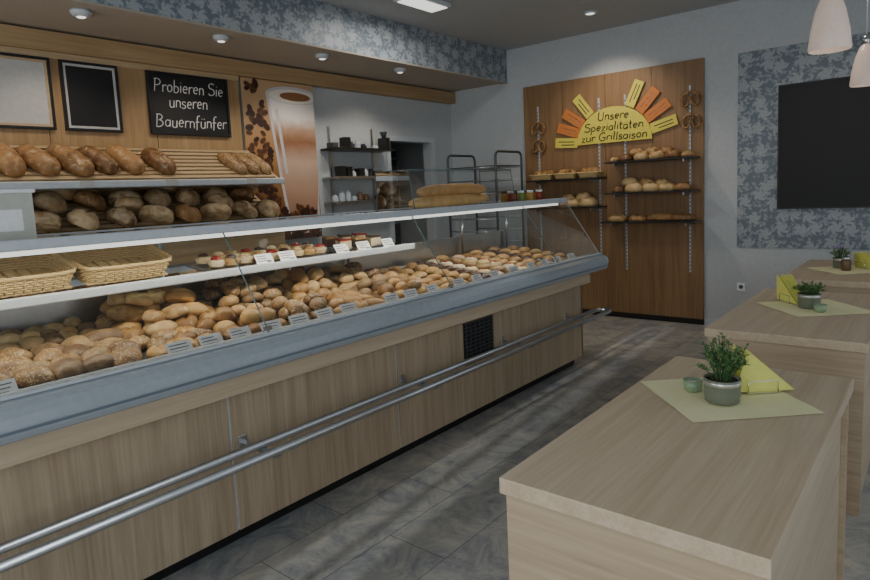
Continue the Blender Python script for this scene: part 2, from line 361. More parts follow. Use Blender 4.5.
# ---------------------------------------------------------------- room
XB=6.66; YL=5.14; YR=-1.35; XF=-1.7; ZC=3.18
box('floor',XF-.1,XB+.1,YR-.1,6.5,-.1,0,M['floor'])
box('ceiling',XF-.1,XB+.1,YR-.1,6.5,ZC,ZC+.1,M['ceil'])
box('wall_back',XB,XB+.12,YR-.1,6.5,0,ZC,M['wall'])
ac=Acc(); ac.box(XF-.1,5.42,YL,YL+.12,0,ZC); ac.box(6.20,XB,YL,YL+.12,0,ZC); ac.box(5.42,6.20,YL,YL+.12,2.13,ZC)
ac.obj('wall_left',[M['wall']])
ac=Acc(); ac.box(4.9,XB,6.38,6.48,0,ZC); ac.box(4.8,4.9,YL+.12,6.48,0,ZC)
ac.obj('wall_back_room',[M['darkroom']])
def wallwin(name,axis,pos,th,a0,a1,wins,sun_blockers=()):
    acc=Acc()
    def seg(u0,u1,z0,z1):
        if u1-u0<1e-4: return
        if axis=='y': acc.box(u0,u1,pos-th,pos,z0,z1)
        else: acc.box(pos-th,pos,u0,u1,z0,z1)
    cur=a0
    for (w0,w1,z0,z1) in wins:
        seg(cur,w0,0,ZC); seg(w0,w1,0,z0); seg(w0,w1,z1,ZC); cur=w1
    seg(cur,a1,0,ZC)
    acc.obj(name,[M['wall']])
    for i,(w0,w1,z0,z1) in enumerate(wins):
        fr=Acc(); t=.05
        def fb(u0,u1,za,zb,mi=0):
            if axis=='y': fr.box(u0,u1,pos-.08,pos-.03,za,zb,mi)
            else: fr.box(pos-.08,pos-.03,u0,u1,za,zb,mi)
        fb(w0,w1,z0,z0+t); fb(w0,w1,z1-t,z1); fb(w0,w0+t,z0,z1); fb(w1-t,w1,z0,z1)
        if i in sun_blockers: fb(w0+t,w1-t,z0+t,z1-t,1)  # closed panel added to stop the sun at this opening
        else: fb((w0+w1)/2-t/2,(w0+w1)/2+t/2,z0,z1)
        fr.obj('window_%s_%d'%('side' if axis=='y' else 'front',i+1),[M['white'],M['card']])
wallwin('wall_right','y',YR,.1,XF,XB,[(-.9,1.9,.35,2.75),(2.4,5.2,.35,2.75)])
wallwin('wall_front','x',XF,.1,YR,YL,[(-.9,1.25,.1,2.75),(1.42,1.86,.1,2.75),(2.3,4.6,.1,2.75)],(0,2))  # unseen blinds added to block sun; narrow middle slot shaped for the floor streaks
so=empty('soffit_bulkhead',(2.5,4.7,2.98))
box('core',XF,XB-.002,4.262,YL-.002,2.80,ZC-.002,M['beige'],so)
box('wallpaper_band',XF,XB-.002,4.24,4.26,2.80,ZC-.002,M['paper'],so)
box('underside_edge',XF,XB-.002,4.235,4.32,2.785,2.80,M['beige'],so)
for i,x in enumerate((.8,1.84,2.87,3.9,4.95)):
    e=empty('soffit_spotlight' ,(x,4.46,2.78))
    lathe('housing',[(.062,2.80),(.066,2.785),(.05,2.765),(.03,2.757)],(x,4.46,0),M['white'],e)
    lathe('lens',[(.03,2.757),(.022,2.752)],(x,4.46,0),M['lampw'],e)
for (x,y) in ((5.89,2.77),(3.2,1.6),(5.5,.9)):
    e=empty('ceiling_downlight',(x,y,3.16))
    lathe('ring',[(.07,3.18),(.075,3.168),(.055,3.162)],(x,y,0),M['white'],e)
    lathe('lens',[(.055,3.163),(.02,3.160)],(x,y,0),M['lampw'],e)
e=empty('ceiling_light_panel',(4.35,3.62,3.16))
box('tray',4.1,4.62,3.5,3.74,3.14,3.18,M['white'],e,.01); box('diffuser',4.13,4.59,3.53,3.71,3.133,3.141,M['lampw'],e)
wp=empty('wall_cladding_wood',(2.3,5.1,1.9))
for i in range(6):
    x0=-1.45+i*.812; box('panel_%d'%i,x0+.003,x0+.809,5.10,5.138,.02,2.64,M['oakwarm'],wp)
box('header_board',XF+.02,XB-.02,5.04,5.138,2.645,2.783,M['oakwarmx'],wp)
box('header_shadow_rail',XF+.02,3.42,5.085,5.10,2.60,2.645,M['slat'],wp)  # pale slat-wood strip under the header board
def board(name,x0,x1,z0,z1,fm,sm,inner=None):
    e=empty(name,((x0+x1)/2,5.08,(z0+z1)/2)); w=.02
    def fr(pre,a0,a1,b0,b1,w,m,ya):
        box(pre+'_bottom',a0,a1,ya,5.098,b0,b0+w,m,e,.002); box(pre+'_top',a0,a1,ya,5.098,b1-w,b1,m,e,.002)
        box(pre+'_left',a0,a0+w,ya,5.098,b0+w,b1-w,m,e,.002); box(pre+'_right',a1-w,a1,ya,5.098,b0+w,b1-w,m,e,.002)
    fr('frame',x0,x1,z0,z1,w,fm,5.07)
    if inner: fr('mat_border',x0+w,x1-w,z0+w,z1-w,.018,inner,5.076)
    box('surface',x0+w,x1-w,5.082,5.0975,z0+w,z1-w,sm,e)
    return e
board('whiteboard',1.10,1.84,2.085,2.60,M['black'],M['cream_board'],M['slat'])
board('chalkboard',1.905,2.32,2.085,2.60,M['black'],M['screen'],M['cream_board'])
sb=board('chalkboard_sign',2.55,3.29,2.085,2.60,M['black'],M['screen'])
for i,(s,x,w,z) in enumerate((('Probieren Sie',2.60,.64,2.44),('unseren',2.72,.36,2.315),('Bauernfünfer',2.59,.66,2.15))):
    handwriting('chalk_line_%d'%i,s,.105,(x,5.081,z),(1,0,0),(0,-1,0),M['chalk'],sb,.0042,width=w,slope=.01)
# poster
pe=empty('coffee_poster',(3.85,5.09,1.9))
box('sheet',3.44,4.28,5.080,5.090,1.10,2.64,M['poster'],pe)
XR=4.279
def flat(name,pts,y,mat): 
    return meshobj(name,[(min(x,XR),y,z) for x,z in pts],[tuple(range(len(pts)))],mat,pe)
flat('glass_outline',[(3.88,1.15),(4.26,1.15),(4.28,1.7),(4.28,2.52),(3.70,2.52),(3.80,1.7)],5.0778,M['glassp'])
flat('latte_fill',[(3.91,1.19),(4.22,1.19),(4.279,1.7),(4.279,2.48),(3.735,2.48),(3.83,1.7)],5.0775,M['lattep'])
flat('rim',[(4.03+.335*math.cos(a*.2618),2.52+.085*math.sin(a*.2618)) for a in range(24)],5.0770,M['glassp'])
flat('coffee_top',[(4.03+.30*math.cos(a*.2618),2.51+.068*math.sin(a*.2618)) for a in range(24)],5.0768,M['foam'])
flat('coffee_swirl',[(4.05+.19*math.cos(a*.2618),2.51+.042*math.sin(a*.2618)) for a in range(24)],5.0766,M['latte'])
flat('highlight',[(3.87,1.75),(3.90,1.75),(3.83,2.38),(3.79,2.38)],5.0766,M['glassp'])
ac=Acc()
for i in range(900):
    x=random.uniform(3.48,4.24); z=random.uniform(1.13,2.60)
    edge=3.80-.10*(z-1.5)
    if z<1.42: dens=1.0
    else: dens=(1-.45*(z-1.5)) if x<edge-.04 else 0
    if random.random()>dens*.62: continue
    a=random.random()*3.14; r=random.uniform(.034,.048)
    pts=[];q=[]
    for k in range(10):
        t=k*.628; u=r*math.cos(t); v=r*.66*math.sin(t)
        pts.append((x+u*math.cos(a)-v*math.sin(a),5.0763-i*.000003,z+u*math.sin(a)+v*math.cos(a)))
        v*=.14; u*=.85
        q.append((x+u*math.cos(a)-v*math.sin(a),5.0763-i*.000003-.0000015,z+u*math.sin(a)+v*math.cos(a)))
    if min(p[0] for p in pts)<3.442 or max(p[0] for p in pts)>4.278: continue
    ac.add(pts,[tuple(range(10))],None,i%2); ac.add(q,[tuple(range(10))],None,2)
ac.obj('beans',[M['bean'],M['bean2'],M['crease']],pe)
# doorway on left wall
de=empty('door_1',(5.8,5.12,1.07))
box('jamb_left',5.36,5.42,5.10,5.138,0,2.19,M['white'],de); box('jamb_right',6.20,6.26,5.10,5.138,0,2.19,M['white'],de); box('jamb_top',5.42,6.20,5.10,5.138,2.13,2.19,M['white'],de)
be=empty('back_room_shelf',(6.0,6.1,1.2))
for z in (.5,1.1,1.6,2.0): box('board_%d'%int(z*10),5.5,6.6,6.05,6.36,z-.015,z+.015,M['steel'],be)
for x in (5.52,6.56): box('upright_%d'%int(x*100),x-.015,x+.015,6.05,6.36,0,2.1,M['steel'],be)
ac=Acc()
for z in (1.115,1.615):
    for i in range(7): ac.box(5.6+i*.135,5.6+i*.135+.10,6.12,6.32,z,z+random.uniform(.1,.3),i%3)
ac.obj('storage_boxes',[M['card'],M['slat'],M['bumper']])
se=empty('wall_shelf_unit',(4.8,5.0,1.75))
for z in (2.0,1.70,1.44):
    box('shelf_%d'%int(z*100),4.38,5.26,4.88,5.135,z-.012,z+.012,M['steel'] if z<1.9 else M['black'],se,.002)
for x in (4.5,5.14):
    box('rail_%d'%int(x*100),x-.012,x+.012,5.12,5.138,1.3,2.25,M['steel'],se)
ac=Acc()
for z in (2.0125,1.7125,1.4525):
    for i in range(8):
        x=4.44+i*.092
        if random.random()<.12: continue
        h=random.uniform(.05,.13)
        if random.random()<.35 and z>1.6:
            ac.box(x-.035,x+.035,4.96,5.06,z,z+h,random.choice([0,0,1,2,3]))
        else:
            v,f=lathevf([(.034,0),(.038,.01),(.036,h*.7),(.022,h*.82),(.022,h)],12); ac.add(v,f,Matrix.Translation((x,5.02,z)),random.choice([0,1,1,2,3]))
ac.obj('kitchen_jars',[M['black'],M['white'],M['brownj'],M['darksteel']],None,False)
e=empty('coffee_grinder',(5.18,4.98,2.1)); box('body',5.16,5.24,4.93,5.05,2.0125,2.14,M['black'],e,.006); lathe('hopper',[(.02,2.14),(.04,2.20),(.04,2.21)],(5.2,4.99,0),M['darksteel'],e)
# ---------------------------------------------------------------- bread rack behind the counter
rk=empty('bread_display_rack',(1.3,4.8,1.2))
X0,X1=-.6,3.43
def slatshelf(z0,name):
    ac=Acc()
    n=9
    for i in range(n):
        t=i/(n-1); y=4.60+t*.42; z=z0+.02+t*.27
        mt=Matrix.Translation((0,y,z))@Euler((math.radians(33),0,0)).to_matrix().to_4x4()
        ac.box(X0,X1,-.019,.019,-.006,.006,0,mt)
    ac.obj(name+'_slats',[M['slat']],rk,bevel=.002)
    box(name+'_edge',X0,X1+.01,4.53,4.575,z0-.02,z0+.03,M['white'],rk,.008)
    box(name+'_base',X0,X1,4.575,5.09,z0-.02,z0-.005,M['white'],rk)
    for i,x in enumerate((X0,X1-.02)):
        prism(name+'_side_%d'%i,[(4.575,z0-.004),(5.09,z0-.004),(5.09,z0+.31),(5.04,z0+.31),(4.58,z0+.015)],x,x+.018,M['slat'],rk)
slatshelf(1.66,'upper'); slatshelf(1.28,'lower')
box('cabinet_body',X0,X1,4.58,5.09,.0,1.25,M['oakwarmx'],rk)
for i in range(5):
    x=X0+i*.8+.02; box('cabinet_door_%d'%i,x,x+.77,4.562,4.58,.1,.86,M['oakz'],rk,.002)
box('cabinet_top',X0,X1,4.45,4.60,.88,.91,M['steel'],rk)
ac=Acc()
for x in (1.75,2.35,3.05): ac.box(x,x+.09,4.526,4.529,1.645,1.688)
ac.obj('shelf_labels',[M['cream_board']],rk)
tilt=Matrix.Translation((0,4.77,1.815))@Euler((math.radians(33),0,0)).to_matrix().to_4x4()@Matrix.Translation((0,-4.77,-1.815))
ac=Acc()
for i,x in enumerate([.83,1.02,1.21,1.40,1.59,1.79,1.98,2.18,2.43]):
    q=random.uniform(.93,1.07)
    placelong(ac,(x,4.79+random.uniform(-.015,.015),1.835),(.18*q,.088*q,.082*q),math.radians(104+random.uniform(-10,10)),0,ncut=3)
ac.v=[tuple(tilt@Vector(v)) for v in ac.v]
ac.obj('bread_loaves',[M['loaf']],None,True)
ac=Acc()
for j in range(3):
    placelong(ac,(3.08+j*.125,4.78,1.825),(.165,.062,.058),math.radians(104),0,ncut=3)
ac.v=[tuple(tilt@Vector(v)) for v in ac.v]
ac.obj('seeded_bread_loaves',[M['bun3']],None,True)
ac=Acc()
x=.9; i=0
while x<3.34:
    y=4.66 if i%2 else 4.86; z=1.28+.085+(y-4.6)*.64
    s=random.uniform(.105,.13)
    place(ac,random.choice(['cross','cuts','slit','cross']),(x,y,z+.014),(s,s*.92,.085),rz=random.random()*3,rx=.5,mi=0 if i%5==3 else 1,seg=22,rings=14)
    if i%3==0: place(ac,'cross',(x+.1,y+.08,z+.10),(s*.95,s*.9,.075),rz=random.random()*3,rx=.4,mi=1,seg=20,rings=12)
    x+=.128; i+=1
ac.obj('round_bread_loaves',[M['loaf'],M['loaf2']],None,True)
# ---------------------------------------------------------------- the display counter
ct=empty('bakery_display_counter',(2.2,2.7,.7))
CX0,CX1=-.55,4.70; CE=4.88
box('kick_plinth',CX0,CX1-.03,2.40,3.15,0,.09,M['black'],ct)
box('carcass',CX0,CX1-.02,2.352,3.18,.09,.80,M['oakz'],ct)
seams=[CX0,.36,1.39,2.43,3.47,4.46,CX1]
for i in range(len(seams)-1):
    box('front_panel_%d'%i,seams[i]+.006,seams[i+1]-.006,2.33,2.352,.08,.70,M['oakz'],ct,.001)
    if i: box('seam_strip_%d'%i,seams[i]-.006,seams[i]+.006,2.336,2.353,.08,.70,M['white'],ct)
box('end_panel',CX1-.02,CX1,2.33,3.18,.08,.80,M['oakz'],ct)
box('under_ledge_board',CX0,CX1+.02,2.262,2.40,.70,.79,M['oakx'],ct,.003)
prof=[(2.34,.79),(2.215,.79),(2.19,.80),(2.178,.82),(2.176,.845),(2.180,.875),(2.192,.898),(2.215,.914),(2.25,.922),(2.34,.922)]
prism('bumper_ledge',prof,CX0,CE,M['bumper'],ct,.004)
box('bumper_groove',CX0,CE-.01,2.172,2.18,.828,.836,M['bumperdk'],ct)
box('ledge_top_trim',CX0,CE,2.235,2.262,.921,.932,M['white'],ct,.003)
tube('bumper_end_cap',[(CE,2.235,.858),(CE+.03,2.237,.86),(CE+.045,2.24,.862)],[.056,.05,.03],M['white'],ct,16)
prism('deck',[(2.34,.86),(3.18,.96),(3.18,.84),(2.34,.80)],CX0,CE-.01,M['deck'],ct)
box('deck_back_wall',CX0,CE-.01,3.18,3.20,.80,1.12,M['steel'],ct)
box('staff_worktop',CX0,CE-.01,3.20,3.42,.88,.91,M['steel'],ct)
box('staff_side',CX0,CX1,3.19,3.21,.09,.88,M['white'],ct)
jo=[CX0,.27,1.57,2.87,4.17,CE]
for i in range(len(jo)-1):
    a,b=jo[i]+.003,jo[i+1]-.003
    V=[(a,2.255,.922),(b,2.255,.922),(b,2.555,1.362),(a,2.555,1.362)]
    meshobj('front_glass_%d'%i,V,[(0,1,2,3)],M['glass'],ct)
    if i:
        v,f=tubevf([(jo[i],2.252,.922),(jo[i],2.552,1.362)],.0035,6); meshobj('pane_joint_%d'%i,v,f,M['edge'],ct)
        ac=Acc(); ac.box(jo[i]-.02,jo[i]+.02,2.262,2.275,.925,.955); ac.obj('glass_clamp_%d'%i,[M['chrome']],ct)
meshobj('end_glass',[(CE-.004,2.27,.925),(CE-.004,3.16,.925),(CE-.004,3.16,1.372),(CE-.004,2.56,1.372)],[(0,1,2,3)],M['glass'],ct)
v,f=tubevf([(CE-.004,2.255,.925),(CE-.004,2.552,1.372)],.004,6); meshobj('end_glass_edge',v,f,M['steel'],ct)
box('top_front_rail',CX0,CE,2.535,2.575,1.362,1.402,M['white'],ct,.006)
box('top_back_rail',CX0,CE,2.965,2.99,1.375,1.40,M['white'],ct,.004)
box('top_glass_shelf',CX0,CE,2.575,2.965,1.388,1.396,M['glassthin'],ct)
prism('mid_shelf',[(2.80,1.150),(3.14,1.185),(3.14,1.173),(2.80,1.138)],CX0,3.12,M['glassthin'],ct)
box('mid_shelf_rail',CX0,3.13,2.765,2.80,1.128,1.168,M['white'],ct,.006)
box('case_lamp_tube',CX0,CE-.05,2.60,2.625,1.340,1.358,M['lampw'],ct)
for i,x in enumerate((.27,1.57,2.87,4.17,CE-.03)):
    tube('post_%d'%i,[(x,3.15,.95),(x,3.15,1.38)],.012,M['steel'],ct,8)
    tube('top_arm_%d'%i,[(x,3.15,1.375),(x,2.56,1.375)],.009,M['white'],ct,8)
    if x<3.1: tube('shelf_arm_%d'%i,[(x,3.15,1.12),(x,2.79,1.135)],.012,M['white'],ct,8)
tube('rear_top_beam',[(CX0,3.15,1.38),(CE,3.15,1.38)],.012,M['steel'],ct,8)
box('vent_back',3.05,3.37,2.322,2.331,.40,.67,M['black'],ct)
for i in range(11):
    z=.415+i*.0245; box('vent_slat_%d'%i,3.055,3.365,2.314,2.324,z,z+.008,M['darksteel'],ct)
for i in range(7):
    x=3.06+i*.048; box('vent_bar_%d'%i,x,x+.005,2.310,2.318,.405,.665,M['darksteel'],ct)
zr=.485
pts=[(CX0,2.19,zr),(4.66,2.19,zr)]+[(4.66+.057*math.sin(t*math.pi/8),2.133+.057*math.cos(t*math.pi/8),zr) for t in range(1,8)]+[(4.66,2.076,zr),(CX0,2.076,zr)]
tube('guard_rail',pts,.017,M['steel'],ct,12)
for i,x in enumerate((.42,1.44,2.47,3.49,4.40)):
    box('rail_bracket_%d'%i,x-.014,x+.014,2.07,2.335,zr-.028,zr-.016,M['steel'],ct)
    box('rail_bracket_plate_%d'%i,x-.02,x+.02,2.324,2.331,zr-.045,zr+.01,M['steel'],ct,.002)
def tags(name,lst,yz):
    ac=Acc()
    for x in lst:
        y,z=yz
        mt=Matrix.Translation((x,y,z))@Euler((math.radians(-32),0,math.radians(random.uniform(-5,5)))).to_matrix().to_4x4()
        ac.box(-.052,.052,-.0015,.0015,0,.058,0,mt)
        for k in range(3):
            ac.box(-.042,-.042+random.uniform(.05,.082),-.0028,-.0014,.042-k*.014,.045-k*.014,1,mt)
        ac.box(.012,.04,-.0028,-.0014,.006,.012,1,mt)
    return ac.obj(name,[M['card'],M['ink']],ct)
box('tag_rail',CX0,CE-.02,2.335,2.36,.90,.908,M['steel'],ct)
tags('price_tags_front',[.48,.60,1.22,1.36,1.50,1.66,1.82,1.98,2.14,2.46,2.62,2.82,3.08,3.28,3.48,3.72,3.97,4.17,4.37,4.6],(2.352,.902))
tags('price_tags_shelf',[1.95,2.1,2.5,2.68,2.9],(2.783,1.168))
# ------------------------- rolls on the deck
def deckz(y): return .86+(y-2.34)*.119
def heap(ac,x0,x1,y0,y1,kinds,mis,s=.052,layers=2,el=1.2):
    for L in range(layers):
        sh=L*s*.75; xa,xb,ya,yb=x0+s+sh,x1-s-sh,y0+s+sh,y1-s-sh
        if xb<xa or yb<ya: break
        nx=max(1,round((xb-xa)/(s*2.05))+1); ny=max(1,round((yb-ya)/(s*1.85))+1)
        for j in range(ny):
            for i in range(nx):
                if L and random.random()<.18: continue
                x=xa+(xb-xa)*((i+.5*(j%2)*.6)/max(1,nx-1) if nx>1 else .5); y=ya+(yb-ya)*(j/max(1,ny-1) if ny>1 else .5)
                x=min(x,x1-s*.6)
                q=random.uniform(.86,1.14)
                place(ac,random.choice(kinds),(x+random.uniform(-.014,.014),y+random.uniform(-.012,.012),deckz(y)+s*.37+L*s*.95+random.uniform(-.004,.010)),(s*el*q,s*q,s*.80*q),rz=random.uniform(-1.5,1.5),rx=random.uniform(-.4,.4)*(L>0),ry=random.uniform(-.4,.4)*(L>0),mi=random.choice(mis),seg=16,rings=11)
MB=[M['bun1'],M['bun2'],M['bun3'],M['bun4'],M['pastry']]
ac=Acc()
heap(ac,.22,.66,2.43,2.82,['round','slit'],[2,1],.056,1,1.5)
heap(ac,.67,1.12,2.43,2.82,['round','slit'],[2,3],.058,1,1.5)
heap(ac,.30,.70,2.88,3.14,['round'],[2,1],.042,1)
heap(ac,.74,1.14,2.88,3.14,['round'],[1,3],.042,1)
heap(ac,1.14,1.46,2.43,2.70,['slit','slit'],[0,2],.052,1,1.5)
heap(ac,1.16,1.64,2.72,3.15,['slit'],[1,1,0],.054,3,1.45)
heap(ac,1.66,2.08,2.74,3.15,['cross','slit'],[1,3,2],.050,3,1.1)
heap(ac,1.48,1.82,2.43,2.74,['kaiser'],[0],.050,2,1.0)
heap(ac,1.84,2.14,2.43,2.74,['round'],[2],.048,2,1.1)
heap(ac,2.10,2.48,2.74,3.15,['kaiser'],[0,1],.052,3,1.0)
heap(ac,2.16,2.48,2.43,2.72,['slit'],[4],.046,1,1.6)
heap(ac,2.50,2.88,2.43,2.78,['round','kaiser'],[0,3],.048,2,1.0)
heap(ac,2.50,2.88,2.78,3.15,['slit'],[1,2],.048,2,1.5)
ac.obj('bread_rolls',MB,None,True)
ac=Acc()
for c,(xa,kind,sz,mi) in enumerate([(2.93,'cuts',(.075,.045,.03),0),(3.08,'cuts',(.07,.045,.03),0),(3.22,'round',(.06,.055,.03),0),(3.38,'cuts',(.07,.045,.035),0),(3.52,'slit',(.06,.04,.035),2),(3.66,'round',(.055,.055,.03),1),(3.84,'kaiser',(.06,.06,.032),0),(3.98,'round',(.055,.055,.03),1),(4.12,'cuts',(.065,.04,.03),0),(4.30,'round',(.06,.06,.03),0),(4.44,'round',(.055,.055,.028),2),(4.58,'cuts',(.06,.05,.03),0),(4.79,'kaiser',(.055,.055,.03),0)]):
    y=2.46
    while y<3.12:
        place(ac,kind,(xa+random.uniform(-.008,.008),y,deckz(y)+sz[2]*.5),sz,rz=random.uniform(-.2,.2),mi=mi,seg=14,rings=8)
        if mi==1: place(ac,'round',(xa,y,deckz(y)+sz[2]*1.35),(.02,.02,.012),mi=3,seg=8,rings=5)
        y+=sz[1]*2.15
ac.obj('pastries',[M['pastry'],M['cream'],M['choco'],M['berry']],None,True)
ac=Acc()
for x in (3.30,3.75,4.21,4.68):
    ac.box(x-.003,x+.003,2.40,3.16,.870,.965)
ac.obj('tray_dividers',[M['boxglass']],ct)
ac=Acc()
for k in range(9):
    x=1.72+k*.085
    for j in range(2):
        y=2.88+j*.12; z=1.168+(y-2.8)*.1
        v,f=lathevf([(.036,0),(.042,.018),(.040,.03),(.025,.036)],14); ac.add(v,f,Matrix.Translation((x,y,z)),0 if k%2 else 1)
        v,f=bunvf('round',10,6); ac.add(v,f,Matrix.Translation((x,y,z+.038))@Matrix.Diagonal((.028,.028,.016,1)),[2,3,1,0][(k+j)%4])
for k in range(3):
    for j in range(2):
        x0=2.54+k*.13; y0=2.85+j*.13; z0=1.172+(y0-2.8)*.1
        ac.add([(x0,y0,z0),(x0+.10,y0+.01,z0),(x0+.04,y0+.09,z0+.006),(x0,y0,z0+.05),(x0+.10,y0+.01,z0+.05),(x0+.04,y0+.09,z0+.056)],[(0,2,1),(3,4,5),(0,1,4,3),(1,2,5,4),(2,0,3,5)],None,[1,3,1][(k+j)%3])
        ac.add([(x0,y0,z0+.051),(x0+.10,y0+.01,z0+.051),(x0+.04,y0+.09,z0+.057),(x0,y0,z0+.062),(x0+.10,y0+.01,z0+.062),(x0+.04,y0+.09,z0+.068)],[(0,2,1),(3,4,5),(0,1,4,3),(1,2,5,4),(2,0,3,5)],None,[2,0,3][(k+j)%3])
ac.obj('cakes_and_tarts',[M['pastry'],M['cream'],M['berry'],M['choco'],M['yellow']],None,False)
prism('cake_platter',[(2.82,1.1532),(3.08,1.1802),(3.08,1.1835),(2.82,1.1605)],1.66,2.46,M['steel'],None)
def basket(x0,x1,y0,y1,z,h,tilt=0):
    ac=Acc()
    cx,cy=(x0+x1)/2,(y0+y1)/2
    def ring(hw,hd,zz,phase,amp,r):
        P=[];n=72
        for k in range(n):
            t=2*math.pi*k/n; c,s=math.cos(t),math.sin(t)
            q=(abs(c)**6+abs(s)**6)**(-1/6); o=1+amp*math.cos(k*math.pi+phase)
            P.append(((hw*c*q)*o,(hd*s*q)*o,zz))
        return tubevf(P,r,5,True)
    hw0,hd0=(x1-x0)/2-.02,(y1-y0)/2-.02
    for L in range(8):
        t=L/7; v,f=ring(hw0+.02*t,hd0+.02*t,.006+h*t,math.pi*L,.016,.0048 if L<7 else .010); ac.add(v,f)
    for k in range(36):
        t=2*math.pi*k/36; c,s=math.cos(t),math.sin(t); q=(abs(c)**6+abs(s)**6)**(-1/6)
        v,f=tubevf([(hw0*c*q,hd0*s*q,0),((hw0+.02)*c*q,(hd0+.02)*s*q,h+.008)],.004,5); ac.add(v,f)
    n=int((hd0*2)/.017)
    for k in range(n):
        yy=-hd0+k*.017+.006
        v,f=tubevf([(-hw0,yy,.006),(0,yy,.007+.002*(k%2)),(hw0,yy,.006)],.0058,5); ac.add(v,f)
    for k in range(int(hw0*2/.05)):
        xx=-hw0+.03+k*.05
        v,f=tubevf([(xx,-hd0,.010),(xx,hd0,.010)],.005,5); ac.add(v,f)
    T=Matrix.Translation((cx,cy,z))@Euler((tilt,0,0)).to_matrix().to_4x4()
    ac.v=[tuple(T@Vector(v)) for v in ac.v]
    return ac.obj('wicker_basket',[M['wicker']],None,True)
for (a,b) in ((.22,.62),(.64,1.04),(1.06,1.46)):
    basket(a,b,2.815,3.12,1.205,.075,.28)
# ------------------------- things on top
e=empty('plastic_storage_box',(.77,2.78,1.48))
ac=Acc(); ac.box(.68,.86,2.68,2.685,1.3975,1.57); ac.box(.68,.86,2.88,2.885,1.3975,1.57); ac.box(.68,.685,2.685,2.88,1.3975,1.57); ac.box(.855,.86,2.685,2.88,1.3975,1.57)
ac.obj('walls',[M['plastic']],e); box('lid',.67,.87,2.67,2.895,1.57,1.585,M['card'],e,.004); box('label',.72,.82,2.678,2.680,1.43,1.51,M['card'],e)
box('label_side',.8602,.8615,2.73,2.84,1.43,1.52,M['card'],e)
e=empty('glass_showcase',(3.55,2.8,1.52))
gx0,gx1,gy0,gy1,gz0,gz1=2.98,4.18,2.62,2.955,1.397,1.65
meshobj('front_pane',[(gx0,gy0,gz0),(gx1,gy0,gz0),(gx1,gy0+.04,gz1),(gx0,gy0+.04,gz1)],[(0,1,2,3)],M['boxglass'],e)
meshobj('left_pane',[(gx0,gy0,gz0),(gx0,gy1,gz0),(gx0,gy1,gz1),(gx0,gy0+.04,gz1)],[(0,1,2,3)],M['boxglass'],e)
meshobj('right_pane',[(gx1,gy0,gz0),(gx1,gy1,gz0),(gx1,gy1,gz1),(gx1,gy0+.04,gz1)],[(0,1,2,3)],M['boxglass'],e)
meshobj('top_pane',[(gx0,gy0+.04,gz1),(gx1,gy0+.04,gz1),(gx1,gy1,gz1),(gx0,gy1,gz1)],[(0,1,2,3)],M['boxglass'],e)
for (x,nm) in ((gx0,'l'),(gx1,'r')):
    tube('edge_'+nm,[(x,gy0,gz0),(x,gy0+.04,gz1),(x,gy1,gz1),(x,gy1,gz0)],.0035,M['edge'],e,6)
tube('edge_top',[(gx0,gy0+.04,gz1),(gx1,gy0+.04,gz1)],.0035,M['edge'],e,6)
ac=Acc()
for (p,l,rz) in (((3.41,2.70,1.432),.41,.03),((3.62,2.80,1.437),.46,.02),((3.55,2.74,1.505),.44,.07),((3.75,2.89,1.44),.38,.0)):
    placelong(ac,p,(l,.052,.052),rz,0,ncut=7,n=60)
ac.obj('baguettes',[M['bag']],None,True)
ac=Acc()
for i in range(8):
    x=4.24+.074*i; y=2.70+(i%2)*.11
    v,f=lathevf([(.026,0),(.03,.006),(.03,.06),(.024,.068)],14); ac.add(v,f,Matrix.Translation((x,y,1.397)),[0,1,4][i%3])
    v,f=lathevf([(.027,.066),(.028,.082),(.026,.084)],14); ac.add(v,f,Matrix.Translation((x,y,1.397)),2+i%2)
ac.obj('jam_jars',[M['jarr'],M['jary'],M['card'],M['darksteel'],M['jarg']],None,True)
# ---------------------------------------------------------------- tray trolley
e=empty('tray_trolley',(6.05,4.15,.95))
for i,y in enumerate((4.55,3.88)):
    P=[(5.8,y,.08),(5.8,y,1.86)]+[(5.86-.06*math.cos(t*math.pi/8),y,1.86+.06*math.sin(t*math.pi/8)) for t in range(1,5)]+[(6.28+.06*math.sin(t*math.pi/8),y,1.86+.06*math.cos(t*math.pi/8)) for t in range(0,5)]+[(6.34,y,.08)]
    tube('end_frame_%d'%i,P,.014,M['darksteel'],e,8)
    for x in (5.8,6.34): 
        v,f=tubevf([(x,y-.012,.045),(x,y+.012,.045)],.045,14); meshobj('wheel_%d_%d'%(i,int(x*100)),v,f,M['black'],e)
for k in range(11):
    z=.3+k*.145
    for x in (5.8,6.34): tube('runner_%d_%d'%(k,int(x*100)),[(x,3.88,z),(x,4.55,z)],.007,M['steel'],e,6)
for k in (3,8,10): box('tray_%d'%k,5.805,6.335,3.90,4.53,.3+k*.145+.008,.3+k*.145+.02,M['darksteel'],e)
# ---------------------------------------------------------------- back wall feature
e=empty('shelf_wall_panel',(6.64,2.95,1.4))
ys=[1.92,2.44,2.96,3.48,4.0]
for i in range(4): box('panel_%d'%i,6.625,6.658,ys[i]+.0015,ys[i+1]-.0015,.06,2.70,M['paneldk'],e,.001)
box('plinth',6.63,6.658,1.92,4.0,0,.06,M['black'],e)
for i,y in enumerate((3.80,3.03,2.73,2.05)):
    box('rail_%d'%i,6.612,6.626,y-.009,y+.009,.55,2.45,M['white'],e)
    ac=Acc()
    for k in range(45): ac.box(6.6105,6.6125,y-.004,y+.004,.57+k*.041,.59+k*.041)
    ac.obj('rail_slots_%d'%i,[M['black']],e)
def wshelf(y0,y1,z,i):
    box('shelf_%d'%i,6.36,6.62,y0,y1,z-.012,z+.004,M['black'],e,.002)
    for y in (y0+.1,y1-.1): box('bracket_%d_%d'%(i,int(y*100)),6.40,6.615,y-.004,y+.004,z-.04,z-.012,M['steel'],e)
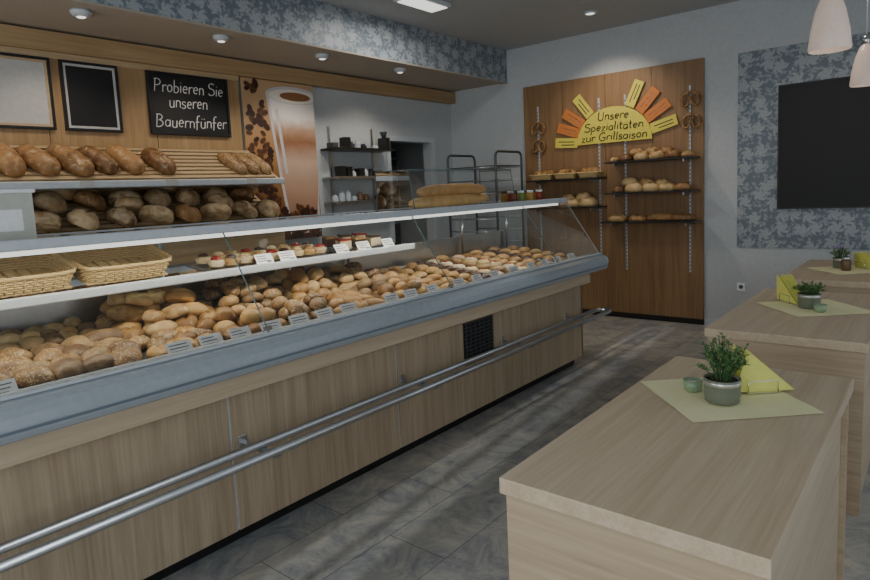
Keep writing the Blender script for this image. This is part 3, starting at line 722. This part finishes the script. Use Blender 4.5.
for i,(a,b,z) in enumerate(((1.95,2.87,1.73),(1.95,2.87,1.40),(1.93,2.92,1.09),(2.95,3.84,1.575),(2.95,3.84,1.26))): wshelf(a,b,z,i)
ac=Acc()
for (y,z,s,k,m) in [(2.50,1.73,.09,'slit',1),(2.34,1.73,.09,'slit',1),(2.18,1.73,.085,'slit',0),(2.67,1.73,.075,'round',0),(2.03,1.73,.06,'round',1),(2.80,1.73,.05,'round',1),
   (2.58,1.40,.11,'cross',1),(2.40,1.40,.10,'cross',1),(2.24,1.40,.09,'cross',1),(2.08,1.40,.08,'round',0),(2.75,1.40,.07,'round',0),
   (2.78,1.09,.11,'slit',1),(2.55,1.09,.10,'slit',0),(2.30,1.09,.15,'cuts',0),(2.10,1.09,.14,'cuts',0),
   (3.75,1.26,.08,'round',0),(3.12,1.26,.11,'cross',1),(3.30,1.26,.10,'cross',1),(3.5,1.26,.09,'round',0),(3.64,1.26,.07,'round',1),(3.4,1.26,.08,'round',0)]:
    h=s*(.72 if z>1.2 else .5)
    place(ac,k,(6.49,y,z+.004+h*.45),(.09,s,h) if k!='cuts' else (.06,s,.05),mi=m,seg=18,rings=10)
    if k in('slit','cross') and z>1.2: place(ac,k,(6.51,y+.06,z+h*1.3),(.07,s*.8,h*.8),mi=m,seg=16,rings=9)
ac.obj('shelf_bread_loaves',[M['loaf'],M['bun2']],None,True)
for (a,b,z) in ((3.24,3.51,1.582),(3.54,3.82,1.582),(2.97,3.21,1.582)):
    basket(6.40,6.60,a,b,z,.05)
ac=Acc()
for y in (3.03,3.09,3.15,3.30,3.37,3.44,3.60,3.67,3.75): place(ac,'slit',(6.5+random.uniform(-.02,.02),y,1.645),(.07,.05,.055),rz=random.random(),mi=0,seg=12,rings=8)
ac.obj('basket_rolls',[M['bun1']],None,True)
# sun sign
e=empty('sun_sign',(6.6,2.86,2.1))
cy,cz=2.86,1.955
P=[(6.605,cy+.43*math.cos(math.pi*k/28),cz+.385*math.sin(math.pi*k/28)) for k in range(29)]
n=len(P); V=P+[(6.600-.004,y,z) for _,y,z in P]
meshobj('half_disc',V,[tuple(range(n)),tuple(range(n,2*n))[::-1]]+[(i,(i+1)%n,n+(i+1)%n,n+i) for i in range(n)],M['yellow'],e)
for i,(s,zz,w) in enumerate((('Unsere',2.205,.36),('Spezialitäten',2.09,.68),('zur Grillsaison',1.98,.76))):
    handwriting('lettering_%d'%i,s,.088,(6.5955,cy,zz),(0,-1,0),(-1,0,0),M['ink'],e,.0055,width=w,center=True)
cards=[(4,'yellow'),(19,'orange'),(34,'orange'),(52,'yellow'),(180-65,'yellow'),(180-48,'orange'),(180-32,'orange'),(180-15,'yellow')]
for i,(an,cn) in enumerate(cards):
    a=math.radians(an); c=Vector((6.603,cy+.57*math.cos(a),cz+.54*math.sin(a)))
    rot=a if an<90 else a-math.pi
    ac=Acc()
    mt=Matrix.Translation(c)@Matrix.Rotation(rot,4,'X')
    ac.box(-.003,.003,-.14,.14,-.055,.055,0,mt)
    for k in range(2): ac.box(-.0045,-.003,-.10,.10-.04*k,.008-.035*k,.018-.035*k,1,mt)
    ac.obj('ray_card_%d'%i,[M[cn],M['ink'] if cn=='yellow' else M['loaf']],e)
PZ=[(-.38,.80),(-.12,.35),(.10,-.02),(.42,-.55),(.80,-.55),(.98,.05),(.74,.66),(0,.92),(-.74,.66),(-.98,.05),(-.80,-.55),(-.42,-.55),(-.10,-.02),(.12,.35),(.38,.80)]
def pretzel(y,z,s=.085):
    P=[]; n=len(PZ)
    for i in range(n-1):
        p0=PZ[max(0,i-1)];p1=PZ[i];p2=PZ[i+1];p3=PZ[min(n-1,i+2)]
        for k in range(5):
            t=k/5
            q=[.5*((2*p1[j])+(-p0[j]+p2[j])*t+(2*p0[j]-5*p1[j]+4*p2[j]-p3[j])*t*t+(-p0[j]+3*p1[j]-3*p2[j]+p3[j])*t**3) for j in (0,1)]
            u=(i+t)/(n-1); dx=-.016*math.exp(-((u-.92)/.09)**2)-.010*math.exp(-((u-.06)/.06)**2)
            P.append((6.590+dx,y+q[0]*s,z+q[1]*s))
    m=len(P)
    v,f=tubevf(P,[.006+.010*math.sin(math.pi*i/(m-1)) for i in range(m)],8)
    meshobj('salt_pretzel',v,f,M['loaf'],None,True)
for (y,z) in ((2.04,2.30),(2.03,2.08),(3.79,2.18),(3.79,1.97)): pretzel(y,z)
e=empty('wallpaper_panel',(6.655,.5,1.75)); box('paper',6.652,6.659,-1.0,1.612,.815,2.69,M['paper'],e)
e=empty('wall_blackboard',(6.63,.5,1.76)); box('surface',6.622,6.651,-.35,1.245,1.20,2.325,M['screen'],e,.002); 
for i,(a,b,c,d) in enumerate(((-.36,1.255,1.19,1.20),(-.36,1.255,2.325,2.335),(1.245,1.255,1.20,2.325),(-.36,-.35,1.20,2.325))): box('edge_%d'%i,6.618,6.651,a,b,c,d,M['black'],e)
box('baseboard_back',6.64,6.66,YR,1.915,0,.07,M['white'])
e=empty('wall_socket',(6.65,1.57,.42)); box('plate',6.648,6.659,1.53,1.61,.38,.46,M['card'],e,.003)
v,f=tubevf([(6.6465,1.57,.42),(6.648,1.57,.42)],.02,16); meshobj('recess',v,f,M['darksteel'],e)
# ---------------------------------------------------------------- tables
def bistro_table(x0,x1,y0,y1,h=.78):
    e=empty('block_table',((x0+x1)/2,(y0+y1)/2,h/2))
    box('top',x0,x1,y0,y1,h-.042,h,M['oakx'],e,.002)
    box('front_panel',x0+.012,x0+.045,y0+.012,y1-.012,0,h-.042,M['oaky'],e,.001)
    box('back_panel',x1-.045,x1-.012,y0+.012,y1-.012,0,h-.042,M['oaky'],e,.001)
    box('side_panel_left',x0+.047,x1-.047,y1-.05,y1-.02,0,h-.042,M['oakx'],e)
    box('side_panel_right',x0+.047,x1-.047,y0+.03,y0+.06,0,h-.042,M['oakx'],e)
bistro_table(1.235,2.56,.235,.85)
bistro_table(3.12,4.42,.24,.90)
bistro_table(4.90,6.10,.24,.90)
H=.78
def cloth(cx,cy,s,rot):
    V=[];F=[];n=12
    for i in range(n+1):
        for j in range(n+1):
            u=(i/n-.5)*s; w=(j/n-.5)*s
            V.append((cx+u*math.cos(rot)-w*math.sin(rot),cy+u*math.sin(rot)+w*math.cos(rot),H+.002+.001*math.sin(u*30)*math.sin(w*25)))
    for i in range(n):
        for j in range(n): F.append((i*(n+1)+j,(i+1)*(n+1)+j,(i+1)*(n+1)+j+1,i*(n+1)+j+1))
    return meshobj('lime_table_napkin',V,F,M['cloth'],None,True)
def plant(cx,cy,z,r=.055,h=.13,fl=0,n=420):
    e=empty('potted_lavender' if fl else 'potted_herb',(cx,cy,z+.08))
    lathe('pot',[(r*.86,0),(r*.95,.004),(r,.03),(r*1.0,.066),(r*1.03,.068),(r*1.03,.078),(r*.93,.078),(r*.9,.07)],(cx,cy,z),M['pot'],e,cap=True)
    lathe('rim_band',[(r*1.005,.058),(r*1.035,.060),(r*1.035,.070),(r*1.005,.072)],(cx,cy,z),M['potrim'],e,cap=False)
    lathe('soil',[(r*.93,.071),(r*.3,.076)],(cx,cy,z),M['soil'],e)
    ac=Acc()
    stems=[]
    for s in range(60):
        a=random.random()*6.28; q=math.sqrt(random.random()); 
        p0=Vector((cx+q*r*.5*math.cos(a),cy+q*r*.5*math.sin(a),z+.07)); hh=h*random.uniform(.45,1.1)*(1-.35*q)
        p2=p0+Vector((q*r*1.0*math.cos(a),q*r*1.0*math.sin(a),hh)); p1=(p0+p2)/2+Vector((0,0,.012))
        v,f=tubevf([p0,p1,p2],.0012,4); ac.add(v,f,None,0); stems.append((p0,p1,p2))
    for i in range(n):
        p0,p1,p2=random.choice(stems); t=random.uniform(.25,1.03); p=p0.lerp(p2,t)+Vector((0,0,.012*math.sin(math.pi*min(t,1))))
        L=random.uniform(.010,.020); W=L*.25
        mt=Matrix.Translation(p)@Euler((random.uniform(-.5,.5),random.uniform(-1.2,.1),random.uniform(0,6.28))).to_matrix().to_4x4()
        ac.add([(0,0,0),(L*.5,W,.002),(L,0,0),(L*.5,-W,.002)],[(0,1,2,3)],mt,random.choice([0,1]))
    for p0,p1,p2 in stems[:fl]:
        v,f=bunvf('round',6,5); ac.add(v,f,Matrix.Translation(p2+Vector((0,0,.012)))@Matrix.Diagonal((.005,.005,.016,1)),2)
    ac.obj('foliage',[M['leaf'],M['leaf2'],M['flower']],e)
def napkins(cx,cy,ang,L=.17,hp=.125):
    e=empty('napkin_holder',(cx,cy,H+.05))
    T=Matrix.Translation((cx,cy,H+.0005))@Matrix.Rotation(ang,4,'Z')
    ac=Acc()
    for k in range(9):
        o=(k-4)*.0065; j=random.uniform(-.004,.004)
        ac.add([(-L*.45+j,o,.008),(L*.55+j,o,.008),(-L*.30+j,o*1.8,hp+j),(-L*.45+j,o+.002,.008),(L*.55+j,o+.002,.008),(-L*.30+j,o*1.8+.003,hp+j)],[(0,1,2),(3,5,4),(0,2,5,3),(1,4,5,2)],T,0)
    ac.obj('folded_napkins',[M['napkin']],e)
    ac=Acc(); ac.box(-.055,.055,-.035,.035,.004,.0075,0,T); ac.obj('base_plate',[M['chrome']],e)
    for s in (-1,1):
        P=[(-.05,s*.032,.006),(-.05,s*.032,.045),(.05,s*.032,.045),(.05,s*.032,.006)]
        tube('wire_%d'%(s+1),[tuple(T@Vector(p)) for p in P],.002,M['chrome'],e,6)
def candle(cx,cy):
    e=empty('tealight_glass',(cx,cy,H+.02))
    lathe('glass_cup',[(.022,.004),(.028,.008),(.031,.042),(.028,.042),(.026,.012)],(cx,cy,H),M['greeng'],e); lathe('wax',[(.026,.012),(.027,.036)],(cx,cy,H),M['wax'],e)
    tube('wick',[(cx,cy,H+.035),(cx,cy,H+.044)],.001,M['black'],e,5)
cloth(2.14,.555,.41,math.radians(43))
plant(2.08,.545,H+.004,.055,.15,0,1100); napkins(2.25,.475,math.radians(-50),.20,.155); candle(2.14,.655)
cloth(3.86,.545,.42,math.radians(40))
plant(3.84,.565,H+.004,.055,.07,0,600); napkins(3.98,.68,math.radians(-140),.20,.15); candle(3.74,.50)
cloth(5.5,.56,.42,math.radians(42))
plant(5.58,.62,H+.004,.05,.09,6,300); napkins(5.62,.47,math.radians(-140),.17,.12)
e=empty('sugar_shaker',(5.45,.59,.83)); lathe('jar',[(.03,.004),(.034,.01),(.034,.07),(.026,.085)],(5.45,.57,H),M['brownj'],e); lathe('cap',[(.027,.084),(.027,.1),(.012,.108)],(5.45,.57,H),M['chrome'],e)
def pendant(x,y,zb):
    e=empty('pendant_lamp',(x,y,zb+.3))
    lathe('shade',[(.094,0),(.098,.012),(.088,.10),(.068,.20),(.040,.275),(.026,.29)],(x,y,zb),M['lamp'],e,cap=False)
    lathe('shade_inner',[(.090,.002),(.083,.10),(.063,.20),(.036,.27)],(x,y,zb),M['lamp'],e,cap=False)
    lathe('socket_cap',[(.028,.285),(.028,.34),(.012,.36)],(x,y,zb),M['chrome'],e)
    tube('cord',[(x,y,zb+.35),(x,y,ZC-.03)],.003,M['card'],e,6)
    lathe('ceiling_rose',[(.05,ZC-.001-zb),(.045,ZC-.03-zb),(.01,ZC-.035-zb)],(x,y,zb),M['chrome'],e)
    lathe('bulb',[(.008,.06),(.028,.09),(.028,.13),(.014,.19)],(x,y,zb),M['lampw'],e)
pendant(1.9,.54,2.13); pendant(3.86,.50,2.13); pendant(5.62,.50,2.13)
# ---------------------------------------------------------------- lights
def area(name,loc,rot,sx,sy,power,col):
    l=D.lights.new(name,'AREA'); l.shape='RECTANGLE'; l.size=sx; l.size_y=sy; l.energy=power; l.color=col
    o=D.objects.new(name,l); o.location=loc; o.rotation_euler=[math.radians(a) for a in rot]; COL.objects.link(o)
DL=(.92,.965,1)
area('window_daylight_side_1',(.5,YR-.2,1.6),(90,0,180),2.7,2.3,54,DL) 
area('window_daylight_side_2',(3.8,YR-.2,1.6),(90,0,180),2.7,2.3,50,DL)
area('window_daylight_front_1',(XF+.02,.2,1.5),(90,0,-90),2.0,2.4,44,DL)  # both front lamps are fill added just inside the closed blinds
area('window_daylight_front_2',(XF+.02,3.4,1.5),(90,0,-90),2.1,2.4,40,DL)
def spot(x,y,z,p,tgt,ang=100):
    l=D.lights.new('spot_lamp','SPOT'); l.energy=p; l.spot_size=math.radians(ang); l.spot_blend=.8; l.color=(1,.85,.68); l.shadow_soft_size=.05
    o=D.objects.new('spot_lamp',l); o.location=(x,y,z); d=Vector(tgt)-Vector((x,y,z)); o.rotation_euler=d.to_track_quat('-Z','Y').to_euler(); COL.objects.link(o)
for x in (.8,1.84,2.87,3.9,4.95): spot(x,4.46,2.74,20,(x,4.85,1.6),110)
spot(5.89,2.77,3.13,42,(6.6,2.9,1.6),100); spot(5.5,.9,3.13,18,(5.9,.8,.8),120)
area('case_lamp',(2.2,2.64,1.335),(0,0,0),4.8,.04,15,(1,.91,.77))
area('ceiling_panel_light',(4.36,3.62,3.12),(0,0,0),.5,.22,15,(1,.95,.88))
sl=D.lights.new('sun','SUN'); sl.energy=1.5; sl.angle=math.radians(.8); sl.color=(.94,.97,1)
o=D.objects.new('sun',sl); d=Vector((1,.085,-.33)); o.rotation_euler=d.to_track_quat('-Z','Y').to_euler(); o.location=(-5,0,3); COL.objects.link(o)
w=D.worlds.new('world'); bpy.context.scene.world=w; w.use_nodes=True
w.node_tree.nodes['Background'].inputs[0].default_value=(.82,.90,1,1); w.node_tree.nodes['Background'].inputs[1].default_value=1.0
# ---------------------------------------------------------------- camera
f=621.0
X=Vector((515,94,-f)).normalized(); Y=Vector((-755,34,-f)); Y=(Y-X*Y.dot(X)).normalized(); Z=X.cross(Y)
cam=D.cameras.new('camera'); cam.sensor_width=36; cam.lens=f/870*36; cam.shift_y=-28/870
co=D.objects.new('camera',cam); COL.objects.link(co)
Rm=Matrix((X,Y,Z)).to_4x4(); co.matrix_world=Matrix.Translation((0,0,1.5))@Rm
bpy.context.scene.camera=co
